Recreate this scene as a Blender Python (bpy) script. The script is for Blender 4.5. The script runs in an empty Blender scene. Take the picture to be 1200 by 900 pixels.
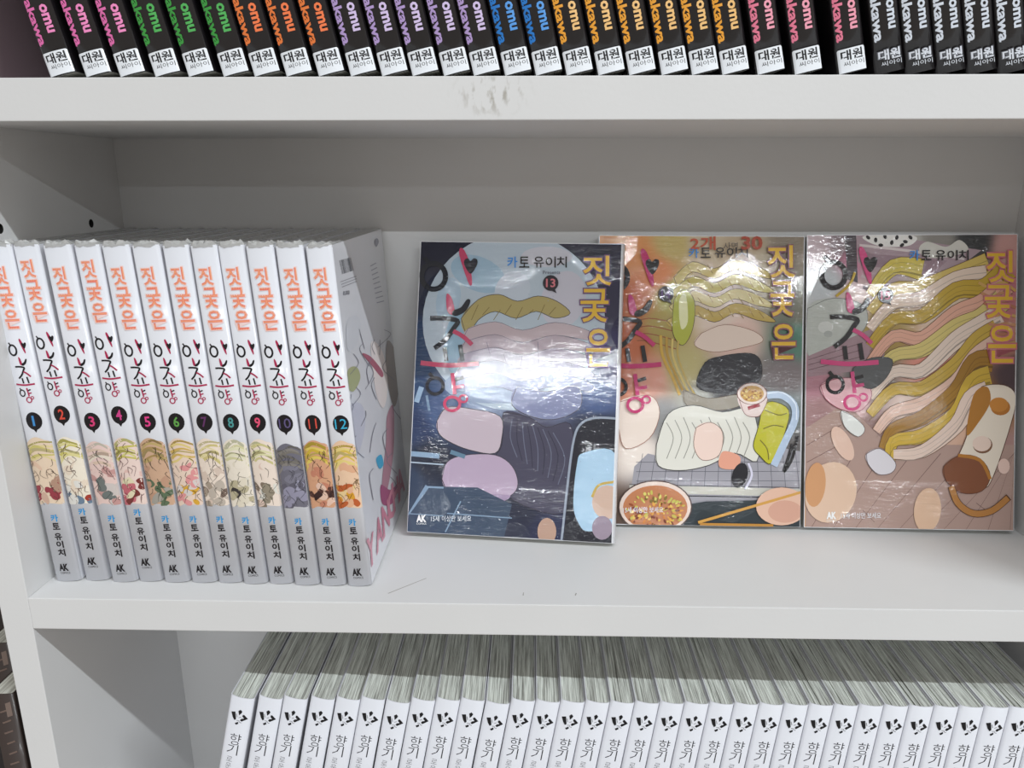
import bpy, bmesh, math, random
from mathutils import Vector, Matrix
from mathutils.geometry import tessellate_polygon

S = 0.001                                   # lengths below are in millimetres
C = bpy.context.scene.collection
scn = bpy.context.scene

# ------------------------------------------------------------------ camera
pitch, yaw, roll = 0.2616, 0.0243, -0.0005
cp, sp, cy_, sy_, cr, sr = (math.cos(pitch), math.sin(pitch), math.cos(yaw), math.sin(yaw), math.cos(roll), math.sin(roll))
right = Vector((cy_, sy_, 0)); fwd = Vector((-sy_ * cp, cy_ * cp, -sp)); up = right.cross(fwd)
r2 = right * cr + up * sr; u2 = up * cr - right * sr
cam = bpy.data.cameras.new('camera'); cam.lens = 890.5 / 1200 * 36; cam.sensor_width = 36; cam.clip_start = 0.01
camo = bpy.data.objects.new('camera', cam); C.objects.link(camo)
m = Matrix((r2, u2, -fwd)).transposed().to_4x4(); m.translation = Vector((379.2, -356.1, 215.4)) * S
camo.matrix_world = m
scn.camera = camo

# ------------------------------------------------------------------ world, lamps, exposure
w = bpy.data.worlds.new('world'); scn.world = w; w.use_nodes = True
w.node_tree.nodes['Background'].inputs[0].default_value = (1.0, 0.92, 0.84, 1)
w.node_tree.nodes['Background'].inputs[1].default_value = 0.395
scn.view_settings.view_transform = 'Standard'; scn.view_settings.look = 'None'
scn.view_settings.exposure = 0.0; scn.view_settings.gamma = 1

def lamp(name, x0, x1, y, z, wide, power, col=(0.90, 0.96, 1.0)):
    l = bpy.data.lights.new(name, 'AREA'); l.shape = 'RECTANGLE'; l.size = x1 - x0; l.size_y = wide
    l.energy = power; l.color = col
    o = bpy.data.objects.new(name, l); C.objects.link(o)
    o.location = ((x0 + x1) / 2, y, z)
    return o
# three rows of ceiling tubes in the shop: 2 m, 6.9 m and 13.5 m in front of the shelves
lamp('ceiling_tube', -0.6, 1.4, -1.98, 2.97, 0.06, 27)
lamp('ceiling_tube', 1.8, 4.8, -1.98, 2.97, 0.06, 165)
lamp('ceiling_tube', -1.8, 0.1, -6.9, 2.97, 0.07, 125)
lamp('ceiling_tube', 0.9, 4.3, -6.9, 2.97, 0.10, 270)
lamp('ceiling_tube', -4.0, 8.0, -13.5, 2.97, 0.15, 320)

# ------------------------------------------------------------------ helpers
def lin(c):
    c = c / 255.0
    return c / 12.92 if c <= 0.04045 else ((c + 0.055) / 1.055) ** 2.4
def rgb(c, k=1.0):
    return tuple(min(0.9, lin(v) * k) for v in c) + (1.0,)

def nodes(name):
    mt = bpy.data.materials.new(name); mt.use_nodes = True
    nt = mt.node_tree
    return mt, nt, nt.nodes['Principled BSDF']
def N(nt, typ, **kw):
    n = nt.nodes.new(typ)
    for k, v in kw.items():
        if k.startswith('i_'): n.inputs[k[2:].replace('_', ' ')].default_value = v
        else: setattr(n, k, v)
    return n

def laminate(name, col, smudge=None):
    mt, nt, b = nodes(name)
    tc = N(nt, 'ShaderNodeTexCoord')
    n1 = N(nt, 'ShaderNodeTexNoise', i_Scale=14.0, i_Detail=5.0)
    nt.links.new(tc.outputs['Object'], n1.inputs['Vector'])
    rm = N(nt, 'ShaderNodeMix', data_type='RGBA')
    rm.inputs[6].default_value = rgb([v * 0.965 for v in col]); rm.inputs[7].default_value = rgb(col)
    nt.links.new(n1.outputs['Fac'], rm.inputs[0])
    out = rm.outputs[2]
    if smudge:                                             # a grubby patch at its own place on the board
        mp = N(nt, 'ShaderNodeMapping'); mp.inputs['Location'].default_value = smudge
        nt.links.new(tc.outputs['Object'], mp.inputs['Vector'])
        ln = N(nt, 'ShaderNodeVectorMath', operation='MULTIPLY'); ln.inputs[1].default_value = (55, 55, 90)
        nt.links.new(mp.outputs[0], ln.inputs[0])
        le = N(nt, 'ShaderNodeVectorMath', operation='LENGTH'); nt.links.new(ln.outputs[0], le.inputs[0])
        fall = N(nt, 'ShaderNodeMapRange'); fall.inputs[1].default_value = 0.25; fall.inputs[2].default_value = 1.1
        fall.inputs[3].default_value = 1; fall.inputs[4].default_value = 0
        nt.links.new(le.outputs['Value'], fall.inputs[0])
        st = N(nt, 'ShaderNodeMapping'); st.inputs['Scale'].default_value = (1, 1, 0.5)
        nt.links.new(tc.outputs['Object'], st.inputs['Vector'])
        n2 = N(nt, 'ShaderNodeTexNoise', i_Scale=330.0, i_Detail=3.0); nt.links.new(st.outputs[0], n2.inputs['Vector'])
        th = N(nt, 'ShaderNodeMapRange'); th.inputs[1].default_value = 0.52; th.inputs[2].default_value = 0.68
        nt.links.new(n2.outputs['Fac'], th.inputs[0])
        mu = N(nt, 'ShaderNodeMath', operation='MULTIPLY'); nt.links.new(fall.outputs[0], mu.inputs[0]); nt.links.new(th.outputs[0], mu.inputs[1])
        m2 = N(nt, 'ShaderNodeMix', data_type='RGBA'); m2.inputs[7].default_value = rgb((168, 164, 156))
        nt.links.new(mu.outputs[0], m2.inputs[0]); nt.links.new(out, m2.inputs[6]); out = m2.outputs[2]
    nt.links.new(out, b.inputs['Base Color'])
    b.inputs['Roughness'].default_value = 0.42
    b.inputs['Specular IOR Level'].default_value = 0.35
    st = N(nt, 'ShaderNodeMapping'); st.inputs['Scale'].default_value = (1, 6, 1)
    nt.links.new(tc.outputs['Object'], st.inputs['Vector'])
    n3 = N(nt, 'ShaderNodeTexNoise', i_Scale=420.0, i_Detail=2.0); nt.links.new(st.outputs[0], n3.inputs['Vector'])
    bp = N(nt, 'ShaderNodeBump', i_Strength=0.12, i_Distance=0.0004)
    nt.links.new(n3.outputs['Fac'], bp.inputs['Height']); nt.links.new(bp.outputs[0], b.inputs['Normal'])
    return mt

def plain(name, col, rough=0.5, k=1.0, coat=0.0):
    mt, nt, b = nodes(name)
    b.inputs['Base Color'].default_value = rgb(col, k); b.inputs['Roughness'].default_value = rough
    b.inputs['Coat Weight'].default_value = coat; b.inputs['Coat Roughness'].default_value = 0.12
    return mt

def film(name, base=None, wrinkle=0.0, rough=0.4, coat=1.0, crough=0.08):
    """print under clear shrink film; colour from the printed Col attribute unless base is given"""
    mt, nt, b = nodes(name)
    tc = N(nt, 'ShaderNodeTexCoord')
    if base is None:
        at = N(nt, 'ShaderNodeAttribute', attribute_name='Col'); nt.links.new(at.outputs['Color'], b.inputs['Base Color'])
    else:
        b.inputs['Base Color'].default_value = rgb(base)
    b.inputs['Roughness'].default_value = rough
    b.inputs['Specular IOR Level'].default_value = 0.12
    b.inputs['Coat Weight'].default_value = coat; b.inputs['Coat Roughness'].default_value = crough
    b.inputs['Coat IOR'].default_value = 1.55
    if wrinkle:
        # ripples pulled tight across the book, strong near its edges
        mp = N(nt, 'ShaderNodeMapping'); mp.inputs['Scale'].default_value = (1, 0.22, 1.0); mp.inputs['Rotation'].default_value = (0.25, 0, 0)
        nt.links.new(tc.outputs['Object'], mp.inputs['Vector'])
        n1 = N(nt, 'ShaderNodeTexNoise', i_Scale=240.0, i_Detail=2.0, i_Distortion=1.4)
        nt.links.new(mp.outputs[0], n1.inputs['Vector'])
        n2 = N(nt, 'ShaderNodeTexNoise', i_Scale=24.0, i_Detail=4.0, i_Distortion=0.6)
        nt.links.new(tc.outputs['Object'], n2.inputs['Vector'])
        n3 = N(nt, 'ShaderNodeTexNoise', i_Scale=420.0, i_Detail=3.0, i_Distortion=0.8)
        nt.links.new(tc.outputs['Object'], n3.inputs['Vector'])
        sx = N(nt, 'ShaderNodeSeparateXYZ'); nt.links.new(tc.outputs['Object'], sx.inputs[0])
        def edge(sock, half, lo, hi):
            s1 = N(nt, 'ShaderNodeMath', operation='SUBTRACT'); s1.inputs[1].default_value = half; nt.links.new(sock, s1.inputs[0])
            a = N(nt, 'ShaderNodeMath', operation='ABSOLUTE'); nt.links.new(s1.outputs[0], a.inputs[0])
            r = N(nt, 'ShaderNodeMapRange'); r.inputs[1].default_value = lo; r.inputs[2].default_value = hi; nt.links.new(a.outputs[0], r.inputs[0])
            return r.outputs[0]
        e1 = edge(sx.outputs['Y'], 0.064, 0.040, 0.062); e2 = edge(sx.outputs['Z'], 0.0925, 0.062, 0.090)
        mx = N(nt, 'ShaderNodeMath', operation='MAXIMUM'); nt.links.new(e1, mx.inputs[0]); nt.links.new(e2, mx.inputs[1])
        n4 = N(nt, 'ShaderNodeTexNoise', i_Scale=18.0, i_Detail=1.0); nt.links.new(tc.outputs['Object'], n4.inputs['Vector'])
        g = N(nt, 'ShaderNodeMapRange'); g.inputs[1].default_value = 0.48; g.inputs[2].default_value = 0.62; nt.links.new(n4.outputs['Fac'], g.inputs[0])
        mg = N(nt, 'ShaderNodeMath', operation='MULTIPLY'); nt.links.new(mx.outputs[0], mg.inputs[0]); nt.links.new(g.outputs[0], mg.inputs[1])
        h1 = N(nt, 'ShaderNodeMath', operation='MULTIPLY'); nt.links.new(n1.outputs['Fac'], h1.inputs[0]); nt.links.new(mg.outputs[0], h1.inputs[1])
        b1 = N(nt, 'ShaderNodeBump', i_Strength=1.0, i_Distance=0.006 * wrinkle); nt.links.new(h1.outputs[0], b1.inputs['Height'])
        b2 = N(nt, 'ShaderNodeBump', i_Strength=1.0, i_Distance=0.00040 * wrinkle); nt.links.new(n2.outputs['Fac'], b2.inputs['Height']); nt.links.new(b1.outputs[0], b2.inputs['Normal'])
        b3 = N(nt, 'ShaderNodeBump', i_Strength=1.0, i_Distance=0.000045 * wrinkle); nt.links.new(n3.outputs['Fac'], b3.inputs['Height']); nt.links.new(b2.outputs[0], b3.inputs['Normal'])
        nt.links.new(b3.outputs[0], b.inputs['Coat Normal'])
    return mt

def paper(name, light, dark, scale=1500.0):
    """edges of stacked leaves: fine lines that run across the block"""
    mt, nt, b = nodes(name)
    tc = N(nt, 'ShaderNodeTexCoord')
    mp = N(nt, 'ShaderNodeMapping'); mp.inputs['Scale'].default_value = (1, 0.02, 0.02)
    nt.links.new(tc.outputs['Object'], mp.inputs['Vector'])
    oi = N(nt, 'ShaderNodeObjectInfo')
    n1 = N(nt, 'ShaderNodeTexNoise', noise_dimensions='4D', i_Scale=scale, i_Detail=3.0, i_Roughness=0.7)
    mw = N(nt, 'ShaderNodeMath', operation='MULTIPLY'); mw.inputs[1].default_value = 40
    nt.links.new(oi.outputs['Random'], mw.inputs[0]); nt.links.new(mw.outputs[0], n1.inputs['W'])
    nt.links.new(mp.outputs[0], n1.inputs['Vector'])
    r = N(nt, 'ShaderNodeMapRange'); r.inputs[1].default_value = 0.36; r.inputs[2].default_value = 0.62; nt.links.new(n1.outputs['Fac'], r.inputs[0])
    mx = N(nt, 'ShaderNodeMix', data_type='RGBA'); mx.inputs[6].default_value = rgb(dark); mx.inputs[7].default_value = rgb(light)
    nt.links.new(r.outputs[0], mx.inputs[0]); nt.links.new(mx.outputs[2], b.inputs['Base Color'])
    b.inputs['Roughness'].default_value = 0.85
    bp = N(nt, 'ShaderNodeBump', i_Strength=0.6, i_Distance=0.0003); nt.links.new(n1.outputs['Fac'], bp.inputs['Height']); nt.links.new(bp.outputs[0], b.inputs['Normal'])
    return mt

def clear_film(name):
    mt, nt, b = nodes(name)
    nt.nodes.remove(b)
    o = nt.nodes['Material Output']
    tr = N(nt, 'ShaderNodeBsdfTransparent'); gl = N(nt, 'ShaderNodeBsdfGlossy'); gl.inputs['Roughness'].default_value = 0.22
    df = N(nt, 'ShaderNodeBsdfDiffuse'); df.inputs[0].default_value = (0.75, 0.75, 0.74, 1)
    fr = N(nt, 'ShaderNodeFresnel'); fr.inputs[0].default_value = 1.5
    m1 = N(nt, 'ShaderNodeMixShader'); m1.inputs[0].default_value = 0.5
    nt.links.new(tr.outputs[0], m1.inputs[1]); nt.links.new(df.outputs[0], m1.inputs[2])
    m2 = N(nt, 'ShaderNodeMixShader'); nt.links.new(fr.outputs[0], m2.inputs[0]); nt.links.new(m1.outputs[0], m2.inputs[1]); nt.links.new(gl.outputs[0], m2.inputs[2])
    nt.links.new(m2.outputs[0], o.inputs[0])
    return mt

# ------------------------------------------------------------------ objects
def link(name, me, mat, parent=None):
    o = bpy.data.objects.new(name, me); C.objects.link(o); o.parent = parent
    if mat is not None and not me.materials: me.materials.append(mat)
    return o
def tag(o, label=None, cat=None, group=None, kind=None):
    for k, v in (('label', label), ('category', cat), ('group', group), ('kind', kind)):
        if v: o[k] = v
    return o
def empty(name, label, cat, group=None):
    o = bpy.data.objects.new(name, None); C.objects.link(o); o.empty_display_size = 0.01
    return tag(o, label, cat, group)
def copy_thing(o, label):
    c = o.copy(); C.objects.link(c); c['label'] = label
    for ch in list(o.children):
        d = ch.copy(); C.objects.link(d); d.parent = c
    return c
def box_mesh(name, x0, x1, y0, y1, z0, z1, bevel=0.0, segs=2):
    bm = bmesh.new(); bmesh.ops.create_cube(bm, size=1)
    for v in bm.verts:
        v.co = Vector(((x0 + x1) / 2 + v.co.x * (x1 - x0), (y0 + y1) / 2 + v.co.y * (y1 - y0), (z0 + z1) / 2 + v.co.z * (z1 - z0))) * S
    if bevel: bmesh.ops.bevel(bm, geom=bm.edges[:], offset=bevel * S, segments=segs, profile=0.6, affect='EDGES')
    me = bpy.data.meshes.new(name); bm.to_mesh(me); bm.free()
    return me

# ------------------------------------------------------------------ flat print
_glyphs = {}
def glyph(s, bold, res=2):
    key = (s, bold, res)
    if key not in _glyphs:
        cu = bpy.data.curves.new('lettering', 'FONT'); cu.body = s; cu.resolution_u = res; cu.offset = bold
        o = bpy.data.objects.new('lettering', cu); C.objects.link(o)
        dg = bpy.context.evaluated_depsgraph_get(); dg.update()
        me = bpy.data.meshes.new_from_object(o.evaluated_get(dg))
        vs = [(v.co.x, v.co.y) for v in me.vertices]; fs = [tuple(p.vertices) for p in me.polygons]
        x0 = min(v[0] for v in vs); x1 = max(v[0] for v in vs); y0 = min(v[1] for v in vs); y1 = max(v[1] for v in vs)
        _glyphs[key] = ([((x - x0) / (x1 - x0), (y - y0) / (y1 - y0)) for x, y in vs], fs)
        bpy.data.objects.remove(o); bpy.data.curves.remove(cu); bpy.data.meshes.remove(me)
    return _glyphs[key]

def homography(src, dst):
    A = []
    for (x, y), (X, Y) in zip(src, dst):
        A.append([x, y, 1, 0, 0, 0, -X * x, -X * y, X]); A.append([0, 0, 0, x, y, 1, -Y * x, -Y * y, Y])
    for i in range(8):
        p = max(range(i, 8), key=lambda r: abs(A[r][i])); A[i], A[p] = A[p], A[i]
        A[i] = [v / A[i][i] for v in A[i]]
        for j in range(8):
            if j != i:
                f = A[j][i]; A[j] = [a - f * b_ for a, b_ in zip(A[j], A[i])]
    h = [A[i][8] for i in range(8)]
    def f(p):
        x, y = p; d = h[6] * x + h[7] * y + 1
        return ((h[0] * x + h[1] * y + h[2]) / d, (h[3] * x + h[4] * y + h[5]) / d)
    return f

def smooth(pts, closed=True, n=5):
    out = []; L = len(pts)
    for i in range(L if closed else L - 1):
        if closed: p0, p1, p2, p3 = pts[i - 1], pts[i], pts[(i + 1) % L], pts[(i + 2) % L]
        else: p0, p1, p2, p3 = pts[max(i - 1, 0)], pts[i], pts[i + 1], pts[min(i + 2, L - 1)]
        for k in range(n):
            t = k / n
            out.append(tuple(0.5 * (2 * b_ + (c - a) * t + (2 * a - 5 * b_ + 4 * c - d) * t * t + (3 * b_ - a - 3 * c + d) * t ** 3) for a, b_, c, d in zip(p0, p1, p2, p3)))
    if not closed: out.append(pts[-1])
    return out

def clip(pts, r):
    for ax, lim, sg in ((0, r[0], 1), (0, r[1], -1), (1, r[2], 1), (1, r[3], -1)):
        out = []
        for i in range(len(pts)):
            a, b_ = pts[i - 1], pts[i]; da = (a[ax] - lim) * sg; db = (b_[ax] - lim) * sg
            if (da >= 0) != (db >= 0):
                t = da / (da - db); out.append((a[0] + (b_[0] - a[0]) * t, a[1] + (b_[1] - a[1]) * t))
            if db >= 0: out.append(b_)
        pts = out
        if len(pts) < 3: return []
    return pts

class Art:
    """layers of flat ink laid on one surface"""
    def __init__(self, mp=None, rect=None, k=1.15):
        self.mp = mp or (lambda p: p); self.rect = rect; self.k = k; self.items = []; self.base = 0
    def add(self, vs, fs, col): self.items.append((vs, fs, col))
    def poly(self, pts, col, sm=True, line=None, lw=0.8):
        q = smooth(pts) if sm else list(pts)
        p = [self.mp(v) for v in q]
        if self.rect: p = clip(p, self.rect)
        if len(p) >= 3:
            tri = tessellate_polygon([[Vector((a, b_, 0)) for a, b_ in p]])
            if tri: self.add(p, [tuple(t) for t in tri], rgb(col, self.k))
        if line: self.stroke(list(pts) + [pts[0]], lw, line, sm)
    def stroke(self, pts, wd, col, sm=True, w2=None):
        q = smooth(pts, False, 4) if sm and len(pts) > 2 else list(pts)
        L = []; R_ = []
        for i, p in enumerate(q):
            a = q[max(i - 1, 0)]; b_ = q[min(i + 1, len(q) - 1)]
            dx, dy = b_[0] - a[0], b_[1] - a[1]; d = math.hypot(dx, dy) or 1
            t = i / max(len(q) - 1, 1); ww = (wd + ((w2 if w2 is not None else wd) - wd) * t) / 2
            L.append((p[0] - dy / d * ww, p[1] + dx / d * ww)); R_.append((p[0] + dy / d * ww, p[1] - dx / d * ww))
        vs = [self.mp(v) for v in L + R_]; n = len(q)
        if self.rect:
            r = self.rect
            vs = [(min(max(a, r[0]), r[1]), min(max(b_, r[2]), r[3])) for a, b_ in vs]
        self.add(vs, [(i, i + 1, n + i + 1, n + i) for i in range(n - 1)], rgb(col, self.k))
    def ell(self, cx, cy, rx, ry, col, n=20, rot=0.0):
        c, s = math.cos(rot), math.sin(rot)
        self.poly([(cx + rx * math.cos(a) * c - ry * math.sin(a) * s, cy + rx * math.cos(a) * s + ry * math.sin(a) * c) for a in [2 * math.pi * i / n for i in range(n)]], col, False)
    def ring(self, cx, cy, rx, ry, wd, col, n=22):
        self.stroke([(cx + rx * math.cos(a), cy + ry * math.sin(a)) for a in [2 * math.pi * i / n for i in range(n + 1)]], wd, col, False)
    def text(self, s, x0, y0, x1, y1, col, bold=0.02, rot=0, res=2):
        """x0,y0 = lower left corner of the lettering, x1,y1 = upper right, in this print's own axes"""
        vs, fs = glyph(s, bold, res)
        if rot == 0: q = [(x0 + gx * (x1 - x0), y0 + gy * (y1 - y0)) for gx, gy in vs]
        else: q = [(x0 + gy * (x1 - x0), y1 - gx * (y1 - y0)) for gx, gy in vs]
        self.add([self.mp(v) for v in q], fs, rgb(col, self.k))
    def wash(self, ctrl, rect, nx=52, ny=76, power=4.6):
        """smooth watercolour ground blended between control colours, rect in mm"""
        x0, x1, y0, y1 = rect; vs = []; cs = []
        cm = [(self.mp((a, b_)), c) for a, b_, c in ctrl]
        for j in range(ny + 1):
            for i in range(nx + 1):
                p = (x0 + (x1 - x0) * i / nx, y0 + (y1 - y0) * j / ny); vs.append(p)
                tw = 0; cc = [0, 0, 0]
                for q, c in cm:
                    d2 = (p[0] - q[0]) ** 2 + (p[1] - q[1]) ** 2 + 4.0; wt = d2 ** (-power / 2); tw += wt
                    for z in range(3): cc[z] += c[z] * wt
                cs.append(rgb([c / tw for c in cc], self.k))
        fs = [(j * (nx + 1) + i, j * (nx + 1) + i + 1, (j + 1) * (nx + 1) + i + 1, (j + 1) * (nx + 1) + i) for j in range(ny) for i in range(nx)]
        self.add(vs, fs, cs)
    def mesh(self, name, place, step=0.006, start=0.02, maxlen=None):
        bm = bmesh.new(); cl = bm.loops.layers.float_color.new('Col')
        for li, (vs, fs, col) in enumerate(self.items):
            e = start + step * (li + self.base)
            bv = [bm.verts.new((a, b_, e)) for a, b_ in vs]
            for f in fs:
                try: fc = bm.faces.new([bv[i] for i in f])
                except ValueError: continue
                if isinstance(col, list):
                    for lp, i in zip(fc.loops, f): lp[cl] = col[i]
                else:
                    for lp in fc.loops: lp[cl] = col
        if maxlen:
            for _ in range(4):
                es = [e_ for e_ in bm.edges if abs(e_.verts[0].co.x - e_.verts[1].co.x) > maxlen]
                if not es: break
                bmesh.ops.subdivide_edges(bm, edges=es, cuts=1)
                bmesh.ops.triangulate(bm, faces=[f for f in bm.faces if len(f.verts) > 4])
        for v in bm.verts: v.co = Vector(place(*v.co)) * S
        bmesh.ops.recalc_face_normals(bm, faces=bm.faces[:])
        me = bpy.data.meshes.new(name); bm.to_mesh(me); bm.free()
        return me

# ------------------------------------------------------------------ books
BULGE = 1.1
def spine_y(x, hw, bulge=BULGE):
    t = min(1.0, abs(x) / hw)
    return bulge * t * t + (0.9 * max(0.0, (t - 0.82) / 0.18) ** 2)
def cover_mesh(name, hw, depth, H, bulge=BULGE, t=0.45, cham=0.5):
    """U-shaped paper cover: back board, rounded spine, front board"""
    xs = [-hw + 2 * hw * i / 22 for i in range(23)]
    outer = [(-hw, depth)] + [(-hw, depth * f) for f in (0.6, 0.25)] + [(x, spine_y(x, hw, bulge)) for x in xs] + [(hw, depth * f) for f in (0.25, 0.6)] + [(hw, depth)]
    n = len(outer); inner = []
    for i, (x, y) in enumerate(outer):
        sx = -1 if x < -hw + t else (1 if x > hw - t else 0)
        ix = max(-hw + t, min(hw - t, x)); inner.append((ix, depth if y >= depth - 1e-6 else y + t))
    bm = bmesh.new()
    rows = []
    for z in (0, H):
        rows.append(([bm.verts.new(Vector((x, y, z)) * S) for x, y in outer], [bm.verts.new(Vector((x, y, z)) * S) for x, y in inner]))
    (o0, i0), (o1, i1) = rows
    for k in range(n - 1):
        bm.faces.new((o0[k], o0[k + 1], o1[k + 1], o1[k])); bm.faces.new((i0[k], i1[k], i1[k + 1], i0[k + 1]))
        bm.faces.new((o0[k], i0[k], i0[k + 1], o0[k + 1])); bm.faces.new((o1[k], o1[k + 1], i1[k + 1], i1[k]))
    for k in (0, n - 1): bm.faces.new((o0[k], o1[k], i1[k], i0[k]))
    bmesh.ops.remove_doubles(bm, verts=bm.verts[:], dist=1e-6)
    bmesh.ops.recalc_face_normals(bm, faces=bm.faces[:])
    for f in bm.faces: f.smooth = abs(f.normal.z) < 0.5 and f.normal.y < -0.05
    me = bpy.data.meshes.new(name); bm.to_mesh(me); bm.free()
    return me
def pages_mesh(name, hw, depth, H, seed=0, rag=0.25):
    """page block made of signatures that stand slightly uneven"""
    rnd = random.Random(seed); bm = bmesh.new()
    x0, x1 = -hw + 0.5, hw - 0.5; n = 9; cuts = [x0] + sorted(x0 + (x1 - x0) * (i + rnd.uniform(-.3, .3)) / n for i in range(1, n)) + [x1]
    for a, b_ in zip(cuts, cuts[1:]):
        ex = rnd.uniform(0, rag); ey = rnd.uniform(0, rag)
        r = bmesh.ops.create_cube(bm, size=1)
        ya = max(spine_y(a, hw), spine_y(b_, hw)) + 0.55; yb = depth - 0.6 - ey; za = 0.3; zb = H - 0.35 - ex
        for v in r['verts']:
            v.co = Vector(((a + b_) / 2 + v.co.x * (b_ - a - 0.04), (ya + yb) / 2 + v.co.y * (yb - ya), (za + zb) / 2 + v.co.z * (zb - za))) * S
    me = bpy.data.meshes.new(name); bm.to_mesh(me); bm.free()
    return me
def on_spine(hw, bulge=BULGE):
    return lambda x, z, e: (x, spine_y(x, hw, bulge) - e - 0.09, z)

# ------------------------------------------------------------------ materials
M_board = laminate('white_laminate', (221, 221, 221))
M_board_smudged = laminate('white_laminate_smudged', (221, 221, 221), smudge=(-0.3615, 0.0, -0.253))
M_back = laminate('back_laminate', (217, 217, 217))
M_dark = plain('hole_dark', (18, 14, 12), 0.8)
M_wcover = film('white_glossy_cover', (222, 223, 229), coat=0.6, crough=0.15)
M_lcover = film('white_matt_cover', (212, 213, 219), coat=0.15, crough=0.3, rough=0.45)
M_bcover = film('black_glossy_cover', (32, 29, 32), coat=1.0, crough=0.1)
M_print = film('spine_ink', None, coat=0.5, crough=0.16)
M_wrapped = film('wrapped_print', None, wrinkle=1.0, crough=0.07)
M_wrappedwhite = film('wrapped_white', (228, 229, 233), wrinkle=1.0, crough=0.10)
M_paper = paper('page_edges', (214, 214, 204), (140, 137, 128))
M_greypaper = paper('grey_page_edges', (226, 230, 222), (132, 132, 126))
M_brown = plain('dark_brown_cover', (52, 40, 36), 0.45, coat=0.3)
M_film = clear_film('clear_shrink_film')
M_scuff = plain('scuff_grey', (150, 146, 142), 0.7)

# ------------------------------------------------------------------ the bookcase
XL, XR, H, T, DEP, PT = 111.67, 689.5, 241.33, 18.4, 147.2, 16.0
bc = empty('bookcase', 'white laminate bookcase whose shelves hold all the rows of comics', 'bookcase')
Z0, Z1 = -T - 240, 2 * H + 2 * T + 40
me = box_mesh('side_panel', XL - PT, XL, 0, DEP, Z0 - 60, Z1, 0.35)
sp1 = link('side_panel', me, M_board, bc)
for (hy, hz) in ((109.9, 190.3), (28.0, 192.1)):       # drilled shelf-pin holes
    bm = bmesh.new(); bmesh.ops.create_cone(bm, cap_ends=True, segments=24, radius1=2.6 * S, radius2=2.6 * S, depth=16 * S)
    bmesh.ops.rotate(bm, verts=bm.verts[:], matrix=Matrix.Rotation(math.pi / 2, 3, 'Y'))
    bmesh.ops.translate(bm, verts=bm.verts[:], vec=Vector((XL, hy, hz)) * S)
    cm = bpy.data.meshes.new('cutter'); bm.to_mesh(cm); bm.free(); co = bpy.data.objects.new('cutter', cm); C.objects.link(co)
    md = sp1.modifiers.new('hole', 'BOOLEAN'); md.object = co; md.operation = 'DIFFERENCE'; md.solver = 'EXACT'
    dg = bpy.context.evaluated_depsgraph_get(); dg.update()
    nm = bpy.data.meshes.new_from_object(sp1.evaluated_get(dg)); sp1.modifiers.clear(); sp1.data = nm; nm.name = 'side_panel'
    bpy.data.objects.remove(co)
    if not nm.materials: nm.materials.append(M_board)
    bm = bmesh.new(); bmesh.ops.create_cone(bm, cap_ends=False, segments=24, radius1=2.58 * S, radius2=2.58 * S, depth=8.2 * S)
    bmesh.ops.rotate(bm, verts=bm.verts[:], matrix=Matrix.Rotation(math.pi / 2, 3, 'Y'))
    ends = [v for v in bm.verts if v.co.x < 0]; bmesh.ops.contextual_create(bm, geom=ends)
    bmesh.ops.translate(bm, verts=bm.verts[:], vec=Vector((XL - 4.2, hy, hz)) * S)
    cm = bpy.data.meshes.new('pin_hole'); bm.to_mesh(cm); bm.free()
    tag(link('pin_hole', cm, M_dark, sp1), 'dark drilled shelf pin hole')
link('side_panel', box_mesh('side_panel', XR, XR + PT, 0, DEP, Z0 - 60, Z1, 0.35), M_board, bc)
link('back_panel', box_mesh('back_panel', XL - PT - 290, XL - PT, DEP, DEP + 6, Z0 - 60, Z1), plain('shaded_bay_back', (40, 32, 30), 0.6), bc)['label'] = 'back panel of the next bay, coloured dark for its shade'  # the next bay's deep shade is put into this panel's dark brown colour
link('back_panel', box_mesh('back_panel', XL - PT, XR + PT, DEP, DEP + 6, Z0 - 60, Z1), M_back, bc)
for z in (-T - 235.6, 0, H + T, 2 * H + 2 * T):
    o = link('shelf', box_mesh('shelf', XL, XR, 0, DEP, z - T, z, 0.45), M_board_smudged if z == H + T else M_board, bc)
    if z == 0:
        for pts in ([(303, 9.5), (303.6, 9.3), (322, 26.0), (321.6, 26.2)], [(404, 10), (404.5, 9.4), (405.2, 12), (404.7, 12.3)], [(376, 9), (376.5, 9), (376.6, 12), (376.2, 12)]):
            a = Art(k=1); a.poly(pts, (150, 146, 142), False)
            tag(link('scuff', a.mesh('scuff', lambda x, y, e: (x, y, e)), M_scuff, o), 'faint grey pencil scuff')
# the next bay to the left: its shelf and dark books
link('shelf', box_mesh('shelf', XL - PT - 290, XL - PT, 6, DEP, -T - 240 - T, -T - 240, 0.45), M_board, bc)

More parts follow.
